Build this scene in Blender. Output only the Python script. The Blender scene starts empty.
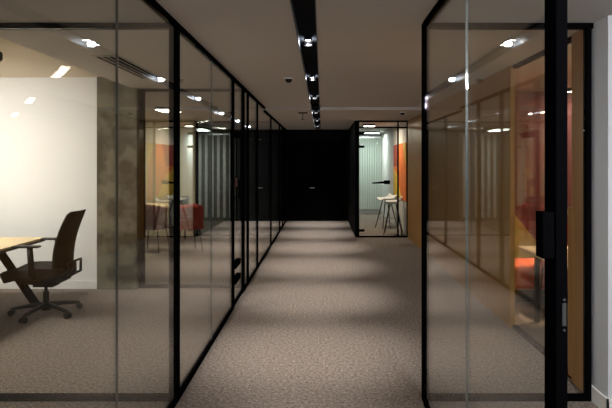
import bpy, bmesh, math, random
from mathutils import Vector, Matrix
R = math.radians
random.seed(4)
sc = bpy.context.scene
COL = sc.collection

# ---------------------------------------------------------------- materials
def newmat(name):
    m = bpy.data.materials.new(name); m.use_nodes = True
    nt = m.node_tree; nt.nodes.clear()
    out = nt.nodes.new('ShaderNodeOutputMaterial')
    return m, nt, out

def pbr(name, col, rough=0.6, metal=0.0, noise=None, bump=0.0, scale=50, stretch=(1,1,1), spec=0.5, detail=4):
    m, nt, out = newmat(name)
    b = nt.nodes.new('ShaderNodeBsdfPrincipled')
    b.inputs['Base Color'].default_value = (*col, 1)
    b.inputs['Roughness'].default_value = rough
    b.inputs['Metallic'].default_value = metal
    b.inputs['Specular IOR Level'].default_value = spec
    nt.links.new(b.outputs[0], out.inputs[0])
    if noise or bump:
        tc = nt.nodes.new('ShaderNodeTexCoord'); mp = nt.nodes.new('ShaderNodeMapping')
        mp.inputs['Scale'].default_value = stretch
        n = nt.nodes.new('ShaderNodeTexNoise'); n.inputs['Scale'].default_value = scale
        n.inputs['Detail'].default_value = detail
        nt.links.new(tc.outputs['Object'], mp.inputs[0]); nt.links.new(mp.outputs[0], n.inputs['Vector'])
        if noise:
            r = nt.nodes.new('ShaderNodeValToRGB')
            r.color_ramp.elements[0].position = .3; r.color_ramp.elements[1].position = .7
            r.color_ramp.elements[0].color = (*noise, 1); r.color_ramp.elements[1].color = (*col, 1)
            nt.links.new(n.outputs['Fac'], r.inputs[0]); nt.links.new(r.outputs[0], b.inputs['Base Color'])
        if bump:
            bp = nt.nodes.new('ShaderNodeBump'); bp.inputs['Strength'].default_value = bump
            bp.inputs['Distance'].default_value = .004
            nt.links.new(n.outputs['Fac'], bp.inputs['Height']); nt.links.new(bp.outputs[0], b.inputs['Normal'])
    return m

def emit(name, col, s):
    m, nt, out = newmat(name)
    e = nt.nodes.new('ShaderNodeEmission'); e.inputs[0].default_value = (*col, 1); e.inputs[1].default_value = s
    nt.links.new(e.outputs[0], out.inputs[0]); return m

def glass(name, tint=(.975,.985,.975), boost=1.0):
    # thin architectural glass: Schlick reflection over straight-through transmission
    m, nt, out = newmat(name)
    lw = nt.nodes.new('ShaderNodeLayerWeight'); lw.inputs['Blend'].default_value = .5
    p = nt.nodes.new('ShaderNodeMath'); p.operation = 'POWER'; p.inputs[1].default_value = 5
    a = nt.nodes.new('ShaderNodeMath'); a.operation = 'MULTIPLY_ADD'; a.inputs[1].default_value = .95*boost; a.inputs[2].default_value = .022*boost
    a.use_clamp = True
    t = nt.nodes.new('ShaderNodeBsdfTransparent'); t.inputs[0].default_value = (*tint, 1)
    g = nt.nodes.new('ShaderNodeBsdfGlossy'); g.inputs['Roughness'].default_value = 0.0; g.inputs['Color'].default_value = (1,1,1,1)
    mx = nt.nodes.new('ShaderNodeMixShader')
    nt.links.new(lw.outputs['Facing'], p.inputs[0]); nt.links.new(p.outputs[0], a.inputs[0])
    nt.links.new(a.outputs[0], mx.inputs[0]); nt.links.new(t.outputs[0], mx.inputs[1]); nt.links.new(g.outputs[0], mx.inputs[2])
    nt.links.new(mx.outputs[0], out.inputs[0]); return m

def carpet_mat():
    m, nt, out = newmat('carpet')
    b = nt.nodes.new('ShaderNodeBsdfPrincipled'); b.inputs['Roughness'].default_value = .95
    b.inputs['Specular IOR Level'].default_value = .1
    tc = nt.nodes.new('ShaderNodeTexCoord')
    n1 = nt.nodes.new('ShaderNodeTexNoise'); n1.inputs['Scale'].default_value = 42; n1.inputs['Detail'].default_value = 6; n1.inputs['Roughness'].default_value = .75
    n2 = nt.nodes.new('ShaderNodeTexNoise'); n2.inputs['Scale'].default_value = 130; n2.inputs['Detail'].default_value = 2
    for n in (n1, n2): nt.links.new(tc.outputs['Object'], n.inputs['Vector'])
    r = nt.nodes.new('ShaderNodeValToRGB')
    r.color_ramp.elements[0].position = .40; r.color_ramp.elements[0].color = (.085,.067,.056,1)
    r.color_ramp.elements[1].position = .60; r.color_ramp.elements[1].color = (.39,.325,.28,1)
    mx = nt.nodes.new('ShaderNodeMath'); mx.operation = 'MULTIPLY_ADD'; mx.inputs[1].default_value = .4
    mm = nt.nodes.new('ShaderNodeMath'); mm.operation = 'MULTIPLY'; mm.inputs[1].default_value = .6
    nt.links.new(n1.outputs['Fac'], mm.inputs[0]); nt.links.new(n2.outputs['Fac'], mx.inputs[0]); nt.links.new(mm.outputs[0], mx.inputs[2])
    nt.links.new(mx.outputs[0], r.inputs[0]); nt.links.new(r.outputs[0], b.inputs['Base Color'])
    bp = nt.nodes.new('ShaderNodeBump'); bp.inputs['Strength'].default_value = .6; bp.inputs['Distance'].default_value = .006
    nt.links.new(mx.outputs[0], bp.inputs['Height']); nt.links.new(bp.outputs[0], b.inputs['Normal'])
    nt.links.new(b.outputs[0], out.inputs[0]); return m

def wood_mat(name, c1, c2, axis=(9, 9, .6), rough=.45):
    return pbr(name, c1, rough, noise=c2, scale=2.2, stretch=axis, bump=.03, detail=8)

def concrete_mat():
    m = pbr('concrete', (.19,.168,.115), .85, noise=(.07,.062,.042), bump=.5, scale=5, detail=12)
    for n in m.node_tree.nodes:
        if n.type == 'VALTORGB': n.color_ramp.elements[0].position = .41; n.color_ramp.elements[1].position = .60
    return m

M = dict(
    carpet=carpet_mat(),
    ceil=pbr('ceiling_paint', (.62,.595,.575), .9, bump=.02, scale=80),
    ceil_warm=pbr('ceiling_cream', (.78,.70,.58), .9),
    white=pbr('white_wall', (.84,.82,.79), .8, bump=.03, scale=120),
    grey=pbr('grey_wall', (.62,.63,.65), .8),
    beige=pbr('beige_wall', (.50,.44,.30), .8),
    black=pbr('black_frame', (.0025,.0025,.003), .6, spec=0),
    blackwall=pbr('black_wall', (.002,.002,.002), .8, spec=.08),
    darkgrey=pbr('dark_grey_panel', (.03,.035,.035), .6),
    trough=pbr('black_gloss_trough', (.09,.10,.115), .35, spec=.4),
    backplate=pbr('black_trough_back', (.02,.021,.024), .6, spec=0),
    wood=wood_mat('oak_veneer', (.40,.20,.048), (.28,.13,.028)),
    desk=pbr('pale_desk_top', (.80,.62,.36), .5, noise=(.74,.55,.30), scale=3, stretch=(1,8,1)),
    deskedge=pbr('dark_desk_edge', (.05,.03,.02), .5),
    concrete=concrete_mat(),
    plastic=pbr('black_plastic', (.006,.006,.0065), .45, spec=.3),
    fabric=pbr('black_fabric', (.012,.010,.010), .9, bump=.3, scale=300),
    mesh=pbr('black_mesh_weave', (.006,.0055,.005), .8, spec=.2, bump=.6, scale=350),
    chrome=pbr('brushed_steel', (.6,.6,.6), .3, metal=1),
    red=pbr('red_upholstery', (.50,.06,.04), .8, bump=.2, scale=200),
    darkred=pbr('dark_red_upholstery', (.10,.015,.01), .8, bump=.2, scale=200),
    orange=pbr('orange_red_upholstery', (.70,.13,.04), .8),
    shell=pbr('white_shell', (.8,.8,.78), .4),
    blind=pbr('pale_blind', (.55,.60,.55), .7),
    glass=glass('clear_glass'),
    led=emit('led_disc', (1,.97,.92), 60),
    strip=emit('lamp_diffuser', (1,.90,.74), 22),
    stripc=emit('cool_lamp_diffuser', (.9,1,.93), 8),
    scrn=pbr('dark_screen', (.01,.01,.012), .2),
    glassedge=pbr('pale_glass_edge', (.10,.11,.10), .4),
    devwhite=pbr('white_device', (.92,.91,.9), .5),
    redp=pbr('red_plastic', (.10,.004,.008), .4),
)

# ---------------------------------------------------------------- mesh helpers
def bm_(): return bmesh.new()
def bx(bm, x0, x1, y0, y1, z0, z1, rot=None, pivot=None):
    c = Vector(((x0+x1)/2, (y0+y1)/2, (z0+z1)/2))
    r = bmesh.ops.create_cube(bm, size=1)
    vs = r['verts']
    for v in vs:
        v.co = Vector((v.co.x*abs(x1-x0), v.co.y*abs(y1-y0), v.co.z*abs(z1-z0))) + c
    if rot is not None:
        p = Vector(pivot) if pivot else c
        for v in vs: v.co = rot @ (v.co - p) + p
    return vs
def tube(bm, pts, r, seg=10, caps=True, flat=1.0):
    pts = [Vector(p) for p in pts]; rings = []
    n = len(pts)
    rr = r if isinstance(r, (list, tuple)) else [r]*n
    for i, p in enumerate(pts):
        d = (pts[min(i+1, n-1)] - pts[max(i-1, 0)]).normalized()
        up = Vector((0,0,1)) if abs(d.z) < .95 else Vector((0,1,0))
        a = d.cross(up).normalized(); b = a.cross(d).normalized()
        rings.append([bm.verts.new(p + rr[i]*(math.cos(t)*a + flat*math.sin(t)*b)) for t in [2*math.pi*k/seg for k in range(seg)]])
    for i in range(n-1):
        for k in range(seg):
            bm.faces.new((rings[i][k], rings[i][(k+1)%seg], rings[i+1][(k+1)%seg], rings[i+1][k]))
    if caps:
        bm.faces.new(rings[0][::-1]); bm.faces.new(rings[-1])
def surf(bm, fn, nu, nv, th):
    """solid sheet from fn(u,v)->Vector with thickness th"""
    P = [[fn(i/nu, j/nv) for j in range(nv+1)] for i in range(nu+1)]
    def nrm(i, j):
        a = P[min(i+1,nu)][j]-P[max(i-1,0)][j]; b = P[i][min(j+1,nv)]-P[i][max(j-1,0)]
        c = a.cross(b); return c.normalized() if c.length > 1e-9 else Vector((0,0,1))
    A = [[bm.verts.new(P[i][j]+nrm(i,j)*th/2) for j in range(nv+1)] for i in range(nu+1)]
    B = [[bm.verts.new(P[i][j]-nrm(i,j)*th/2) for j in range(nv+1)] for i in range(nu+1)]
    for i in range(nu):
        for j in range(nv):
            bm.faces.new((A[i][j],A[i+1][j],A[i+1][j+1],A[i][j+1]))
            bm.faces.new((B[i][j],B[i][j+1],B[i+1][j+1],B[i+1][j]))
    for i in range(nu):
        bm.faces.new((A[i][0],B[i][0],B[i+1][0],A[i+1][0])); bm.faces.new((A[i][nv],A[i+1][nv],B[i+1][nv],B[i][nv]))
    for j in range(nv):
        bm.faces.new((A[0][j],A[0][j+1],B[0][j+1],B[0][j])); bm.faces.new((A[nu][j],B[nu][j],B[nu][j+1],A[nu][j+1]))
def obj(name, bm, mat, parent=None, bevel=0, smooth=False, seg=2, mats=None):
    bmesh.ops.recalc_face_normals(bm, faces=bm.faces)
    me = bpy.data.meshes.new(name); bm.to_mesh(me); bm.free()
    if mats:
        for m in mats: me.materials.append(m)
    else: me.materials.append(M[mat] if isinstance(mat, str) else mat)
    if smooth:
        for p in me.polygons: p.use_smooth = True
    o = bpy.data.objects.new(name, me); COL.objects.link(o)
    if parent:
        o.parent = parent
    if bevel:
        b = o.modifiers.new('bevel', 'BEVEL'); b.width = bevel; b.segments = seg; b.limit_method = 'ANGLE'
    return o
def box(name, x0, x1, y0, y1, z0, z1, mat, parent=None, bevel=0):
    b = bm_(); bx(b, x0, x1, y0, y1, z0, z1); return obj(name, b, mat, parent, bevel)
def tag(o, label, cat, group=None):
    o['label'] = label; o['category'] = cat
    if group: o['group'] = group
    return o
def thing(name, label, cat, loc=(0,0,0), rz=0, group=None):
    o = bpy.data.objects.new(name, None); COL.objects.link(o); o.empty_display_size = .1
    o.location = loc; o.rotation_euler = (0,0,rz); return tag(o, label, cat, group)
def struct(name, x0, x1, y0, y1, z0, z1, mat):
    o = box(name, x0, x1, y0, y1, z0, z1, mat); o['kind'] = 'structure'; return o
def dup(root, loc, rz, label=None, group=None):
    r = root.copy(); COL.objects.link(r); r.location = loc; r.rotation_euler = (0,0,rz)
    if label: r['label'] = label
    if group: r['group'] = group
    for ch in list(root.children):
        c = ch.copy(); COL.objects.link(c); c.parent = r
        for g in ch.children:
            d = g.copy(); COL.objects.link(d); d.parent = c
    return r

# ---------------------------------------------------------------- levels
HZ = 2.53      # ceiling
LZ = 2.48      # lowered ceiling beyond the bulkhead
XL = -.96      # corridor face of the left partition
XR = .672      # corridor face of the right partition
XW = 1.815     # wood wall
PW = .035

# ---------------------------------------------------------------- shell
struct('floor', -6.4, 6.2, -3.2, 17.2, -.1, 0, 'carpet')
SL, SR = -.186, -.034  # trough slot
# ceiling pieces
def ceil_piece(bm, x0, x1, y0, y1, z0): bx(bm, x0, x1, y0, y1, z0, 2.9)
b = bm_()
ceil_piece(b, -2.4, SL, -3.2, 9.3, HZ); ceil_piece(b, SR, 6.2, -3.2, 9.3, HZ)
ceil_piece(b, SL, SR, -3.2, 9.3, HZ+.12)
ceil_piece(b, -2.4, SL, 9.3, 17.2, LZ); ceil_piece(b, SR, 6.2, 9.3, 17.2, LZ)
ceil_piece(b, SL, SR, 9.3, 17.2, LZ+.12)
ceil_piece(b, -6.4, -2.4, -3.2, 3.66, HZ)
ceil_piece(b, -6.4, -2.4, 7.1, 17.2, HZ)
o = obj('ceiling', b, 'ceil'); o['kind'] = 'structure'
struct('ceiling_left', -6.4, -2.4, 3.66, 7.1, 2.67, 2.9, 'ceil_warm')

struct('wall_left', -6.4, -6.2, 3.66, 17.2, 0, 2.9, 'white')
struct('wall_left_near', -6.4, -6.2, -3.2, 3.66, 0, 2.9, 'darkgrey')
struct('wall_behind', -6.4, 6.2, -3.4, -3.2, 0, 2.9, 'darkgrey')
struct('wall_right', 6.2, 6.4, -3.2, 17.2, 0, 2.9, 'white')
struct('wall_left_office', -6.2, -2.84, 6.95, 7.1, 0, 2.8, 'white')
struct('baseboard_left', -6.2, -2.84, 6.935, 6.95, 0, .1, 'white')
struct('wall_back', -1.1, .90, 14.95, 15.1, 0, LZ, 'blackwall')
struct('wall_side_black', .705, .745, 11.72, 17.2, 0, LZ, 'blackwall')
struct('wall_left_beige', -6.2, -2.75, 11.9, 12.0, 0, HZ, 'beige')
struct('wall_rear_left', -2.35, -1.1, 14.95, 15.1, 0, LZ, 'darkgrey')
M['midgrey'] = pbr('slate_grey_paint', (.20,.21,.18), .7)
struct('wall_rear_left_slate', -6.2, -2.35, 14.95, 15.1, 0, LZ, 'midgrey')
struct('wall_far_end', .745, 6.2, 17.0, 17.2, 0, LZ, 'grey')
# column of raw concrete
b = bm_(); bx(b, -2.83, -2.32, 6.90, 7.1, 0, 2.75)
for k in range(3): pass
o = obj('concrete_column', b, 'concrete', bevel=.012); tag(o, 'raw concrete column beside the white office wall', 'column')
# right wall : white end, wood piers and long wood wall
struct('wall_right_white', XW, 6.2, 3.49, 3.72, 0, HZ, 'grey')
bb = bm_(); bx(bb, XW-.014, XW, 3.49-.014, 3.70, 0, .1); bx(bb, XW-.014, 6.2, 3.49-.014, 3.49, 0, .1)
o = obj('baseboard_right', bb, 'white'); o['kind'] = 'structure'
struct('wall_wood_end', XW, XW+.09, 3.76, 4.0, 0, HZ, 'wood')
struct('wall_wood_dado', XW+.005, XW+.085, 4.0, 4.07, 0.03, 1.27, 'wood')
struct('wall_wood_middle', XW, XW+.045, 5.3, 5.85, 0, HZ, 'wood')
struct('wall_wood_long', XW, XW+.09, 5.85, 11.66, 0, LZ+.2, 'wood')
struct('wall_far_right', XW+.01, XW+.09, 11.72, 17.0, 0, LZ, 'white')
# meeting room behind the wood wall
M['pink'] = pbr('muted_pink_paint', (.26,.095,.095), .8)
M['maroon'] = pbr('maroon_paint', (.22,.06,.045), .8)
M['mauve'] = pbr('mauve_paint', (.30,.17,.18), .8)
M['yellowp'] = pbr('olive_yellow_paint', (.55,.42,.07), .8)
struct('wall_meeting_room', XW+.09, 6.2, 7.25, 7.35, 0, HZ, 'mauve')
def poly_panel(bm, pts, plane, depth, th):
    """pts in (a,z); plane 'y' -> facing -Y at y=depth ; 'x' -> facing -X at x=depth"""
    f = (lambda a, z, t: Vector((a, depth+t, z))) if plane == 'y' else (lambda a, z, t: Vector((depth+t, a, z)))
    A = [bm.verts.new(f(a, z, 0)) for a, z in pts]; B = [bm.verts.new(f(a, z, th)) for a, z in pts]
    bm.faces.new(A); bm.faces.new(B[::-1]); n = len(pts)
    for i in range(n): bm.faces.new((A[i], A[(i+1)%n], B[(i+1)%n], B[i]))
mur = thing('wall_mural', 'pink and maroon geometric wall mural with a yellow triangle', 'mural', (0,0,0))
b = bm_(); poly_panel(b, [(2.0,0.02),(4.3,.02),(4.3,2.45),(2.0,2.45)], 'y', 7.235, .015); obj('backing_panel', b, 'pink', mur)
b = bm_(); poly_panel(b, [(2.22,.3),(2.36,.3),(2.36,2.3),(2.22,2.3)], 'y', 7.225, .01); obj('maroon_stripe', b, 'maroon', mur)
b = bm_(); poly_panel(b, [(2.50,.3),(2.72,.3),(2.72,2.3),(2.50,2.3)], 'y', 7.225, .01); obj('maroon_stripe', b, 'maroon', mur)
b = bm_(); poly_panel(b, [(2.2,.28),(3.04,.28),(2.2,1.32)], 'y', 7.215, .01); obj('yellow_triangle', b, 'yellowp', mur)

# ---------------------------------------------------------------- glass partitions
def post(parent, x, y, z1, w=PW, d=.085, side=1):
    # x = corridor face, body grows away from the corridor
    x0, x1 = (x, x+w) if side > 0 else (x-w, x)
    return box('post', x0, x1, y-d/2, y+d/2, 0, z1, 'black', parent, .003)

# left corridor partition
LP = thing('glass_partition', 'long black-framed glass partition along the left of the corridor', 'glass partition', (0,0,0))
lx0, lx1 = XL-PW, XL
posts = [3.68, 6.0, 6.77, 7.2, 8.26, 10.45, 12.6, 13.5, 14.88]
for y in posts:
    w = PW*1.0; d = .085 if y != 6.77 else .16
    box('post', lx0-(.02 if y == 3.68 else 0), lx1, y-d/2, y+d/2, .0, HZ if y < 9.3 else LZ, 'black', LP, .003)
box('top_track', lx0-.005, lx1+.003, -3.15, 9.3, HZ-.035, HZ, 'black', LP)
box('top_track', lx0-.005, lx1+.003, 9.3, 14.95, LZ-.035, LZ, 'black', LP)
box('bottom_track', lx0-.003, lx1+.002, -3.15, 5.98, 0, .032, 'black', LP)
box('bottom_track', lx0-.003, lx1+.002, 6.8, 12.6, 0, .032, 'black', LP)
box('bottom_track', lx0-.003, lx1+.002, 13.5, 14.88, 0, .032, 'black', LP)
xm = (lx0+lx1)/2
def pane_y(parent, x, y0, y1, z0, z1, th=.012): return box('glass_pane', x-th/2, x+th/2, y0, y1, z0, z1, 'glass', parent)
def pane_x(parent, y, x0, x1, z0, z1, th=.012): return box('glass_pane', x0, x1, y-th/2, y+th/2, z0, z1, 'glass', parent)
for y0, y1 in [(-3.15,-.1),(-.095,2.618),(2.623,3.64),(3.725,4.86),(4.865,5.955),(6.85,7.155),(7.245,8.215),(8.305,10.405),(10.495,12.555),(13.545,14.84)]:
    pane_y(LP, xm, y0, y1, .032, (HZ if y0 < 9.2 else LZ)-.035)
for y in (2.6205, 4.8625): box('glass_joint', xm-.006, xm+.006, y-.0016, y+.0016, .032, HZ-.035, 'glassedge', LP)
# right corridor partition (near)
RP = thing('glass_partition', 'short black-framed glass partition on the right of the corridor with a door opening', 'glass partition', (0,0,0))
box('post', XR, XR+PW, 1.58, 1.665, 0, HZ, 'black', RP, .004)
box('post', XR, XR+PW, .42, .505, 0, HZ, 'black', RP, .004)
box('post', XR, XR+PW, 3.64, 3.72, 0, HZ, 'black', RP, .003)
box('top_track', XR-.003, XR+PW+.005, -3.15, 3.64, HZ-.035, HZ, 'black', RP)
box('bottom_track', XR-.002, XR+.02, 1.665, 3.64, 0, .032, 'black', RP)
box('bottom_track', XR-.002, XR+.02, -3.15, .42, 0, .032, 'black', RP)
xr = XR+PW/2
for y0, y1 in [(-3.15,.42),(1.665,2.618),(2.623,3.64)]: pane_y(RP, xr, y0, y1, .032, HZ-.035)
box('glass_joint', xr-.006, xr+.006, 2.619, 2.622, .032, HZ-.035, 'glassedge', RP)
rd = box('access_reader', XR-.036, XR-.001, 1.585, 1.64, 1.32, 1.455, 'black', RP, .004); rd['label'] = 'black box reader on post'
b = bm_(); bx(b, XR+.017, XR+.028, 1.576, 1.58, 1.13, 1.195)
for z in (1.205, 1.163, 1.118): tube(b, [(XR+.022,1.577,z),(XR+.022,1.5745,z)], .004, 8)
sp = obj('strike_plate', b, 'chrome', RP); sp['label'] = 'silver strike plate'
# cross partitions facing the camera
def cross(label, y, x0, x1, z1, xposts, panes, zt=.035):
    t = thing('glass_partition', label, 'glass partition', (0,0,0))
    box('top_track', x0, x1, y-.025, y+.025, z1-zt, z1, 'black', t)
    box('bottom_track', x0, x1, y-.025, y+.025, 0, .035, 'black', t)
    for xp in xposts: box('post', xp-.0175, xp+.0175, y-.025, y+.025, .03, z1-zt, 'black', t, .003)
    for a, c in panes: pane_x(t, y, a, c, .035, z1-zt)
    return t
C1 = cross('glass cross wall in front of the office with the table and black chair', 3.70, -6.2, lx0-.02, HZ, [], [(-6.2,-3.4),(-3.395,lx0-.02)])
C2 = cross('glass cross wall on the right ending at the white wall', 3.70, XR+PW, XW, HZ, [XW-.03], [(XR+PW, XW-.05)])
C3 = cross('glass cross wall behind the concrete column', 7.0, -2.32, lx0, HZ, [-2.30,-2.272], [(-2.254, lx0)])
C4 = cross('glass cross wall deep behind the red chairs', 11.9, -2.75, lx0, LZ, [-2.70,-1.85], [(-2.68,-1.87),(-1.83,lx0)])
# side glazing in the wood wall
C5 = thing('meeting_room_window', 'tall glazed opening in the wood wall beside the meeting room', 'window', (0,0,0))
box('top_rail', XW+.02, XW+.07, 4.0, 5.3, HZ-.03, HZ, 'black', C5); box('bottom_rail', XW+.02, XW+.07, 4.07, 5.3, 0, .03, 'black', C5)
pane_y(C5, XW+.045, 4.075, 5.3, .03, HZ-.03)
# far glazed front
FZ = LZ
C6 = thing('glass_partition', 'far glazed front of the bright room at the end right', 'glass partition', (0,0,0))
box('post', .745, .79, 11.66, 11.72, 0, FZ, 'black', C6)
box('post', 1.60, 1.63, 11.66, 11.72, 0, FZ, 'black', C6); box('post', 1.80, 1.83, 11.66, 11.72, 0, FZ, 'black', C6)
box('top_track', .79, 1.80, 11.66, 11.72, FZ-.03, FZ, 'black', C6); box('transom', .79, 1.80, 11.66, 11.72, FZ-.16, FZ-.13, 'black', C6)
box('bottom_track', .79, 1.80, 11.66, 11.72, 0, .03, 'black', C6)
pane_x(C6, 11.69, .79, 1.60, FZ-.13, FZ-.03); pane_x(C6, 11.69, 1.63, 1.80, .03, FZ-.16)
D6 = thing('glass_door', 'frameless glass door of the bright far room with black lever', 'door', (0,0,0))
pane_x(D6, 11.69, .80, 1.595, .04, FZ-.165)
for z in (.12, 1.9, 2.18): box('hinge', .79, .90, 11.66, 11.72, z, z+.05, 'black', D6)
b = bm_(); bx(b, 1.32, 1.44, 11.63, 11.75, 1.13, 1.21); tube(b, [(1.38,11.62,1.17),(1.30,11.61,1.17),(1.06,11.61,1.155)], [.025,.025,.015], 8)
obj('lever_handle', b, 'black', D6, .004)
# left doors
def left_door(y0, y1, z1, label):
    t = thing('glass_door', label, 'door', (0,0,0))
    pane_y(t, xm, y0+.03, y1-.03, .03, z1-.04)
    box('stile', xm-.012, xm+.012, y0, y0+.03, .01, z1-.036, 'black', t); box('stile', xm-.012, xm+.012, y1-.03, y1, .01, z1-.036, 'black', t)
    box('kick_rail', xm-.012, xm+.012, y0+.03, y1-.03, .01, .06, 'black', t)
    for z in (.25, .42, 1.88): box('hinge', xm-.03, xm+.03, y0+.01, y0+.38, z, z+.06, 'black', t)
    b = bm_(); tube(b, [(xm+.01,y0+.05,1.4),(xm+.06,y0+.05,1.4),(xm+.06,y0+.05,1.2),(xm+.01,y0+.05,1.2)], .010, 8)
    return t, obj('pull_handle', b, 'black', t)
d, h = left_door(6.045, 6.69, HZ, 'narrow glass door with a small dark red lock on the left near the office'); q = box('lock_indicator', XL+.001, XL+.02, 6.04, 6.09, 1.33, 1.42, 'redp', d, .003); q['label'] = 'dark red lock'
left_door(12.645, 13.455, LZ, 'far black-edged glass door on the left before the black wall')
# black double door in the back wall
DB = thing('double_door', 'black double door closing the end of the corridor', 'door', (0,0,0))
for x0, x1 in ((-.92,-.157),(-.153,.62)):
    box('door_leaf', x0, x1, 14.90, 14.948, .01, 2.2, 'black', DB, .004)
b = bm_(); tube(b, [(-.21,14.91,.90),(-.21,14.87,.90),(-.33,14.87,.90)], .012, 8); obj('lever_handle', b, 'chrome', DB)

# ---------------------------------------------------------------- ceiling light trough
T = thing('light_trough', 'long black recessed light trough with paired spots along the corridor ceiling', 'light fixture', (0,0,0))
def trough(y0, y1, z):
    b = bm_()
    bx(b, SL, SL+.006, y0, y1, z-.004, z+.12); bx(b, SR-.006, SR, y0, y1, z-.004, z+.12); obj('housing', b, 'trough', T); b = bm_(); bx(b, SL+.006, SR-.006, y0, y1, z+.055, z+.06)
    obj('back_plate', b, 'backplate', T)
trough(-3.0, 9.28, HZ); trough(9.31, 14.9, LZ)
LEDY = [-1.3, .6, 2.5, 4.4, 6.3, 8.2, 10.1, 12.0, 13.9]
cx = (SL+SR)/2
SPOTW = 300
for i, y in enumerate(LEDY):
    z = HZ if y < 9.3 else LZ
    for dy in (-.085, .085):
        b = bm_()
        tube(b, [(cx,y+dy,z+.056),(cx,y+dy,z+.02)], .034, 16, caps=False)
        tube(b, [(cx,y+dy,z+.054),(cx,y+dy,z+.05)], .034, 16)
        d = obj('spot_ring', b, 'plastic', T, smooth=False)
        b = bm_(); tube(b, [(cx,y+dy,z+.034),(cx,y+dy,z+.026)], .021, 16); obj('spot_lens', b, 'led', d)
    L = bpy.data.lights.new('spot', 'SPOT'); L.energy = SPOTW; L.spot_size = R(51); L.spot_blend = 1.0; L.shadow_soft_size = .05
    L.color = (1, .965, .92)
    o = bpy.data.objects.new('spot', L); COL.objects.link(o); o.location = (cx, y, z+.012); o.rotation_euler = (R(5), 0, 0)
    # glow on the trough walls
    L = bpy.data.lights.new('lens_glow', 'POINT'); L.energy = 4.0; L.shadow_soft_size = .02; L.color = (.9,.95,1)
    o = bpy.data.objects.new('lens_glow', L); COL.objects.link(o); o.location = (cx, y, z+.014)

def area(name, loc, sx, sy, e, col=(1,.9,.76), rot=(0,0,0)):
    L = bpy.data.lights.new(name, 'AREA'); L.shape = 'RECTANGLE'; L.size = sx; L.size_y = sy; L.energy = e; L.color = col
    o = bpy.data.objects.new(name, L); COL.objects.link(o); o.location = loc; o.rotation_euler = rot; return o
def lamp(label, x, y, z, lx, ly, e, col=(1,.9,.76), rz=0, mat='strip', group=None, spread=180, aim=None):
    t = thing('ceiling_lamp', label, 'ceiling lamp', (x, y, z), rz, group)
    box('lamp_body', -lx/2-.01, lx/2+.01, -ly/2-.01, ly/2+.01, -.045, 0, 'black', t)
    box('diffuser', -lx/2, lx/2, -ly/2, ly/2, -.052, -.045, mat, t)
    a = area('lamp_light', (x, y, z-.06), lx, ly, e, col, (0,0,rz)); a.data.spread = R(spread)
    if aim: a.rotation_euler = (Vector(aim)-a.location).to_track_quat('-Z','Y').to_euler()
    return t
# office with the table
lamp('added out-of-view flush lamp over the office table', -4.0, 4.6, 2.67, .25, 1.2, 30, (1,.95,.92))  # unseen panel, added so the office and its white wall look bright
ww = thing('added_wall_washer', 'added off-screen washer lamp brightening the white office wall', 'ceiling lamp', (-4.5, 5.1, 2.60))  # added off-screen to lift the wall while the floor stays dim
box('lamp_body', -.36, .36, -.08, .08, -.02, .07, 'black', ww); box('diffuser', -.35, .35, -.07, .07, -.027, -.02, 'strip', ww)
la = area('wall_fill_light', (-4.5, 5.13, 2.555), .7, .14, 36, (1,.97,.97)); la.data.spread = R(130)
la.rotation_euler = (Vector((-3.6, 6.95, .9)) - la.location).to_track_quat('-Z', 'Y').to_euler()
# diagonal lamps of the near left room (behind the camera; reflected in the glass)
for (x, y) in ((-2.56,2.02),(-4.18,-.47),(-5.7,-2.8)):
    lamp('slanting linear lamp of the near left room', x, y, HZ, .075, .74, 8, rz=R(-33), group='slanting linear lamps')
# rear left room
lamp('box lamp on the ceiling above the red chairs', -2.65, 9.5, HZ, .3, .5, 26)
lamp('added box lamp brightening the rear left room by the beige wall', -4.2, 10.4, HZ, .3, .9, 24)  # second lamp, added to raise this room's brightness
lamp('added lamp brightening the far left room', -3.0, 13.6, HZ-.09, .3, .9, 16, (.95,1,.95), mat='stripc')  # added light source for the room behind the deep glass wall
# meeting room
lamp('warm linear lamp on the meeting room ceiling', 3.5, 6.9, HZ, .8, .06, 8, (1,.84,.66))
lamp('added unseen warm lamp brightening the meeting room desk', 2.9, 5.0, HZ, .4, .1, 12, (1,.78,.52), spread=70)  # out of frame, added to concentrate brightness on the desk
lamp('added hidden warm lamp aimed at the orange-red bench', 3.35, 6.3, HZ, .25, .25, 30, (1,.75,.5), spread=60, aim=(2.3,6.25,.45))  # tucked behind the white wall end, added so the bench shows
# far bright room
lamp('cool lamp in the far bright room', 1.25, 15.9, LZ, .8, .2, 32, (.85,1,.92), mat='stripc')
lamp('added small warm lamp to bring out the orange panel', 1.1, 12.9, LZ, .25, .25, 26, (1,.85,.65))  # added fill that strengthens the wall panel colours
# near right room
lamp('added unseen lamp aimed at the white wall end', 1.32, -.2, HZ, .3, .3, 90, (.93,.95,1), spread=110, aim=(1.95,3.6,1.2))  # out-of-view fill, added to brighten the white wall end

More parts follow.
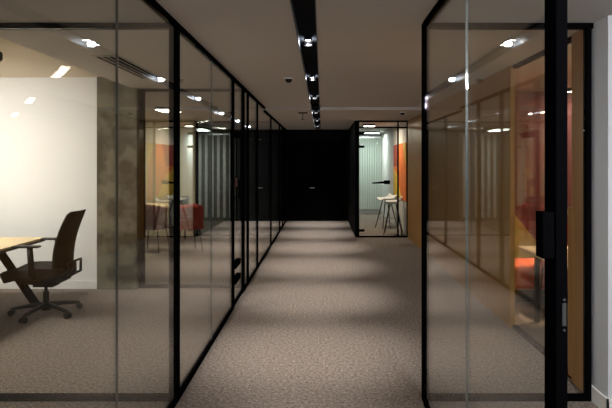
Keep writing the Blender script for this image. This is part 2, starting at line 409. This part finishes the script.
# ---------------------------------------------------------------- office chair
def office_chair(loc, rz):
    t = thing('office_chair', 'black mesh-back swivel chair drawn up to the pale table', 'chair', loc, rz)
    # local: faces +X ; back at -X
    b = bm_(); tube(b, [(0,0,.05),(0,0,.13)], [.045,.035], 16)
    for k in range(5):
        a = 2*math.pi*k/5 + R(8); c, s = math.cos(a), math.sin(a)
        tube(b, [(0.02*c,.02*s,.105),(.18*c,.18*s,.092),(.34*c,.34*s,.068)], [.028,.023,.017], 8)
    base = obj('star_base', b, 'plastic', t, smooth=True)
    for k in range(5):
        a = 2*math.pi*k/5 + R(8); c, s = math.cos(a), math.sin(a)
        b = bm_()
        for sd in (-1,1):
            p = Vector((.34*c, .34*s, .03)); n = Vector((-s, c, 0))*.009*sd
            tube(b, [p+n, p+n*3], .030, 14)
        tube(b, [(.34*c,.34*s,.03),(.34*c,.34*s,.075)], .011, 8)
        obj('caster', b, 'plastic', base)
    b = bm_(); tube(b, [(0,0,.12),(0,0,.245)], .03, 14); tube(b, [(0,0,.245),(0,0,.31)], .016, 12); obj('gas_lift', b, 'plastic', t)
    b = bm_(); bx(b, -.19, .20, -.17, .17, .345, .42); bx(b, -.11, .10, -.08, .08, .30, .35); tube(b, [(0,-.05,.40),(.02,-.24,.395)], .008, 8); obj('tilt_mechanism', b, 'plastic', t, .012)
    b = bm_()
    def seat(u, v):
        x = -.22 + .57*u; y = -.245 + .49*v
        w = 1-.10*(2*u-1)**2 if u > .5 else 1
        z = .455 - .05*max(0,(u-.72)/.28)**2 - .012*math.cos((v-.5)*math.pi) + .008
        return Vector((x, y*w, z))
    surf(b, seat, 14, 12, .115); s_ = obj('seat', b, 'fabric', t, .02, smooth=True, seg=3)
    # backrest : frame and mesh
    def back(u, v):
        # u across, v up
        y = (u-.5)*(.47 - .10*v**2 - .06*(1-v)**2)
        z = .46 + .62*v
        x = -.235 - .14*v**1.4 - .03*math.sin(math.pi*v)*-1 + .05*(2*u-1)**2
        return Vector((x, y, z))
    fr = []
    N = 16
    ring = [back(0, .04+.92*i/N) for i in range(N+1)] + [back(.06+.88*i/8, 1) for i in range(9)] + [back(1, 1-.04-.92*i/N) for i in range(N+1)] + [back(.94-.88*i/8, 0) for i in range(9)]
    ring.append(ring[0]); b = bm_(); tube(b, ring, .014, 8, caps=False)
    bf = obj('backrest', b, 'plastic', t, smooth=True)
    b = bm_(); surf(b, back, 12, 16, .012); obj('mesh_panel', b, 'mesh', bf, smooth=True)
    b = bm_()
    for sd in (-1, 1):
        tube(b, [(-.10,.03*sd,.40),(-.24,.06*sd,.405),(-.315,.11*sd,.44),(-.30,.15*sd,.56)], [.02,.018,.016,.012], 8)
        tube(b, [(-.14,.05*sd,.41),(-.235,.13*sd,.50)], .014, 8)
    tube(b, [(-.30,-.15,.56),(-.335,0,.575),(-.30,.15,.56)], .013, 8)
    obj('back_support', b, 'plastic', t, smooth=True)
    for sd in (-1, 1):
        b = bm_(); tube(b, [(-.02,.10*sd,.425),(0,.27*sd,.43),(.0,.285*sd,.47),(.02,.285*sd,.74)], [.024,.028,.032,.028], 8, flat=1.0)
        ar = obj('armrest', b, 'plastic', t, smooth=True)
        b = bm_(); bx(b, -.08, .19, (.285*sd)-.04, (.285*sd)+.04, .742, .764); obj('arm_pad', b, 'plastic', ar, .01)
    return t
CH = office_chair((-2.90, 5.78, 0), R(180))

# ---------------------------------------------------------------- office table
tb = thing('office_table', 'pale wood-topped table with black slanted legs in the left office', 'table', (-4.05, 5.45, 0))
b = bm_(); bx(b, -.95, .88, -.80, .85, .718, .74); tt = obj('tabletop', b, 'desk', tb)
b = bm_(); bx(b, -.95, .88, -.80, .85, .694, .718); obj('underside_panel', b, 'deskedge', tb, .004)
def leg(xf, xt, y):
    b = bm_(); vs = []
    for p in (Vector((xf, y, 0)), Vector((xt, y, .70))):
        vs.append([b.verts.new(p+Vector((c*.045, a*.022, 0))) for a, c in ((-1,-1),(1,-1),(1,1),(-1,1))])
    for k in range(4): b.faces.new((vs[0][k], vs[0][(k+1)%4], vs[1][(k+1)%4], vs[1][k]))
    b.faces.new(vs[0][::-1]); b.faces.new(vs[1]); return b
for yy in (-.62, .64):
    obj('leg', leg(.90, .42, yy), 'black', tb); obj('leg', leg(-.92, -.45, yy), 'black', tb)
b = bm_(); bx(b, -.50, .46, -.64, -.60, .65, .692); obj('rail', b, 'black', tb); b = bm_(); bx(b, -.50, .46, .62, .66, .65, .692); obj('rail', b, 'black', tb)

# ---------------------------------------------------------------- visitor chairs (red)
def visitor_chair(loc, rz, mat, label):
    t = thing('visitor_chair', label, 'chair', loc, rz)   # faces +X
    b = bm_(); bx(b, -.22, .25, -.24, .24, .40, .47); obj('seat', b, mat, t, .025)
    b = bm_()
    def bk(u, v):
        a = (u-.5)*R(170)
        return Vector((.02-.27*math.cos(a)*(1+.06*v), .27*math.sin(a), .44+.42*v*(.75+.25*math.cos(a))))
    surf(b, bk, 16, 5, .04); obj('backrest', b, mat, t, smooth=True)
    for sx in (-.17, .2):
        for sy in (-.19, .19):
            b = bm_(); tube(b, [(sx*.9,sy*.9,.41),(sx*1.15,sy*1.15,0)], [.013,.010], 8); obj('leg', b, 'black', t)
    return t
visitor_chair((-2.42, 9.9, 0), R(120), 'red', 'red upholstered chair seen left of the corridor posts')
visitor_chair((-3.05, 9.9, 0), R(80), 'darkred', 'dark red chair with black legs just right of the concrete column')
def side_table(label, x0, x1, y0, y1, h, mat):
    t = thing('side_table', label, 'table', ((x0+x1)/2, (y0+y1)/2, 0))
    hx, hy = (x1-x0)/2, (y1-y0)/2
    b = bm_(); bx(b, -hx, hx, -hy, hy, h-.03, h); obj('tabletop', b, mat, t, .004)
    for sx in (-1,1):
        for sy in (-1,1):
            b = bm_(); bx(b, sx*(hx-.05)-.02, sx*(hx-.05)+.02, sy*(hy-.05)-.02, sy*(hy-.05)+.02, 0, h-.03); obj('leg', b, 'black', t)
    return t
side_table('pale long table behind the red chairs', -4.4, -2.75, 10.5, 11.3, .76, 'desk')
tg = tag(box('desk_monitor', -2.98, -2.60, 10.72, 10.76, .765, .93, 'scrn', None, .004), 'small dark screen on the pale table behind the red chairs', 'screen')

# ---------------------------------------------------------------- meeting room furniture
t = thing('meeting_desk', 'pale lit desk in the meeting room behind the glass', 'desk', (2.65, 5.0, 0))
b = bm_(); bx(b, -.65, .75, -.62, .63, .71, .74); obj('desktop', b, 'desk', t, .004)
for sx in (-.5, .6):
    for sy in (-.5, .5):
        b = bm_(); bx(b, sx-.02, sx+.02, sy-.02, sy+.02, 0, .71); obj('leg', b, 'black', t)
t = thing('bench_sofa', 'orange-red low bench sofa behind the meeting room desk', 'sofa', (2.85, 6.35, 0))
b = bm_(); bx(b, -.85, .9, -.28, .28, .18, .45); obj('seat_cushion', b, 'orange', t, .04)
b = bm_(); bx(b, -.85, .9, -.25, .25, .05, .18); obj('plinth', b, 'black', t)
for sx in (-.78, .83):
    b = bm_(); bx(b, sx-.02, sx+.02, -.22, .22, 0, .05); obj('foot', b, 'black', t)
t = thing('cabinet', 'pale oak low cabinet against the meeting room back wall', 'cabinet', (3.55, 6.98, 0))
box('body', -.45, .55, -.22, .22, .0, .93, 'wood', t, .003); box('cabinet_top', -.47, .57, -.24, .22, .93, .97, 'desk', t, .003)
for x0 in (-.44, .06): 
    dd = box('door', x0, x0+.48, -.235, -.22, .06, .91, 'wood', t, .003); box('knob', x0+.42, x0+.44, -.25, -.235, .5, .56, 'black', dd)
rc = visitor_chair((2.55, 5.92, 0), R(-90), 'red', 'bright red chair behind the meeting room desk')
rc.scale = (.8, .7, 1.15)

# ---------------------------------------------------------------- far bright room
fb = thing('vertical_blind', 'pale backlit vertical blind on the rear wall of the far bright room', 'blind', (1.3, 16.9, 0))
b = bm_(); bx(b, -.35, .52, -.03, .03, 2.33, 2.38); obj('blind_rail', b, 'chrome', fb)
b = bm_()
for k in range(12): bx(b, -.34+.072*k, -.34+.072*k+.058, -.02, .0, .15, 2.33, Matrix.Rotation(R(22), 3, 'Z'))
obj('slats', b, 'blind', fb)
lb = thing('vertical_blind', 'pale vertical blind behind the far left glass wall', 'blind', (-2.85, 14.88, 0))
b = bm_(); bx(b, -.5, .5, -.03, .03, 2.33, 2.38); obj('blind_rail', b, 'chrome', lb)
b = bm_()
for k in range(6): bx(b, -.48+.165*k, -.48+.165*k+.07, -.02, .0, .1, 2.33, Matrix.Rotation(R(12), 3, 'Z'))
obj('slats', b, 'white', lb)
M['artred'] = pbr('art_red_orange', (.85,.20,.03), .6); M['artyel'] = pbr('art_yellow', (.85,.55,.05), .6); M['artdark'] = pbr('art_dark_red', (.42,.05,.02), .6)
ar = thing('wall_panel', 'orange, red and yellow geometric wall panel behind the stools', 'wall art', (0,0,0))
XA = XW-.005
b = bm_(); poly_panel(b, [(11.85,.75),(13.9,.75),(13.9,2.02),(11.85,2.02)], 'x', XA, .015); obj('panel_base', b, 'artred', ar)
b = bm_(); poly_panel(b, [(13.9,.75),(12.5,.75),(13.3,1.3),(13.9,1.45)], 'x', XA-.006, .006); obj('yellow_shape', b, 'artyel', ar)
b = bm_(); poly_panel(b, [(11.85,2.02),(12.35,2.02),(11.85,1.5)], 'x', XA-.006, .006); obj('yellow_shape', b, 'artyel', ar)
b = bm_(); poly_panel(b, [(12.9,2.02),(13.9,2.02),(13.9,1.5),(13.3,1.5)], 'x', XA-.006, .006); obj('dark_red_shape', b, 'artdark', ar)

def bar_stool(loc, rz, label):
    t = thing('bar_stool', label, 'stool', loc, rz, 'bar stools in the far room')
    b = bm_()
    def sh(u, v):
        a = (v-.5)
        x = -.19+.36*u; y = a*.40
        z = .68 + .10*max(0,(.35-u)/.35)**1.6 + .05*(2*a)**2
        return Vector((x, y, z))
    surf(b, sh, 12, 10, .02); obj('seat', b, 'shell', t, smooth=True)
    for sx in (-1,1):
        for sy in (-1,1):
            b = bm_(); tube(b, [(sx*.07,sy*.07,.67),(sx*.2,sy*.2,0)], [.014,.011], 8); obj('leg', b, 'deskedge', t)
    b = bm_(); q = .155
    tube(b, [(-q,-q,.24),(q,-q,.24),(q,q,.24),(-q,q,.24),(-q,-q,.24)], .007, 6, caps=False); obj('foot_ring', b, 'chrome', t)
    return t
s1 = bar_stool((1.56, 13.3, 0), R(200), 'white-shelled bar stool farther left of the two by the orange panel')
del s1['group']
s2 = dup(s1, (1.58, 12.2, 0), R(170), 'white-shelled bar stool nearest the orange panel')

# ---------------------------------------------------------------- ceiling things
def detector(label, x, y, z):
    t = thing('smoke_detector', label, 'smoke detector', (x, y, z))
    b = bm_(); tube(b, [(0,0,0),(0,0,-.012)], .055, 20); obj('base_plate', b, 'devwhite', t)
    b = bm_(); tube(b, [(0,0,-.012),(0,0,-.03),(0,0,-.05)], [.042,.038,.02], 20); obj('sensor_head', b, 'plastic', t)
detector('small white smoke detector on the ceiling left of the light trough', -.37, 6.1, HZ)
detector('small white smoke detector on the lowered ceiling at the right', 1.42, 9.7, LZ)
t = thing('hanging_sprinkler', 'dark sprinkler on a ceiling bar left of the light trough', 'sprinkler', (-.34, 9.75, LZ))
b = bm_(); bx(b, -.08, .08, -.02, .02, -.02, 0); obj('mounting_bar', b, 'plastic', t)
b = bm_(); tube(b, [(0,0,-.02),(0,0,-.12)], .007, 8); obj('drop_stem', b, 'plastic', t)
b = bm_(); tube(b, [(0,0,-.12),(0,0,-.13)], .028, 12); obj('deflector', b, 'plastic', t)
t = thing('air_vent', 'black slotted linear air vent in the office bulkhead ceiling', 'vent', (-1.88, 5.45, HZ))
box('vent_frame', -.13, .13, -.66, .66, -.006, 0, 'ceil', t)
for k in range(4): box('slot', -.105+.056*k, -.105+.056*k+.034, -.62, .62, -.009, -.006, 'black', t)
t = thing('ceiling_spotlight', 'small black round spotlight hanging at the left edge of the office ceiling', 'spotlight', (-2.98, 5.05, 2.67))
b = bm_(); tube(b, [(0,0,0),(0,0,-.06)], .01, 8); obj('stem', b, 'black', t)
b = bm_(); tube(b, [(0,0,-.055),(0,0,-.07),(0,0,-.13),(0,0,-.14)], [.025,.042,.042,.03], 16); obj('lamp_head', b, 'black', t)

# ---------------------------------------------------------------- camera / render
cam = bpy.data.cameras.new('camera'); co = bpy.data.objects.new('camera', cam); COL.objects.link(co)
co.location = (0, 0, 1.6); co.rotation_euler = (R(90), 0, 0)
cam.sensor_width = 36; cam.lens = 550/612*36; cam.shift_x = -16/612; cam.shift_y = -42/612
cam.clip_start = .05
sc.camera = co
w = bpy.data.worlds.new('world'); w.use_nodes = True; sc.world = w
w.node_tree.nodes['Background'].inputs[0].default_value = (.01,.01,.01,1)
sc.view_settings.view_transform = 'Standard'; sc.view_settings.look = 'None'; sc.view_settings.gamma = 1
sc.view_settings.exposure = -0.12
sc.cycles.transparent_max_bounces = 40; sc.cycles.max_bounces = 12; sc.cycles.diffuse_bounces = 5; sc.cycles.glossy_bounces = 5
sc.cycles.use_denoising = True
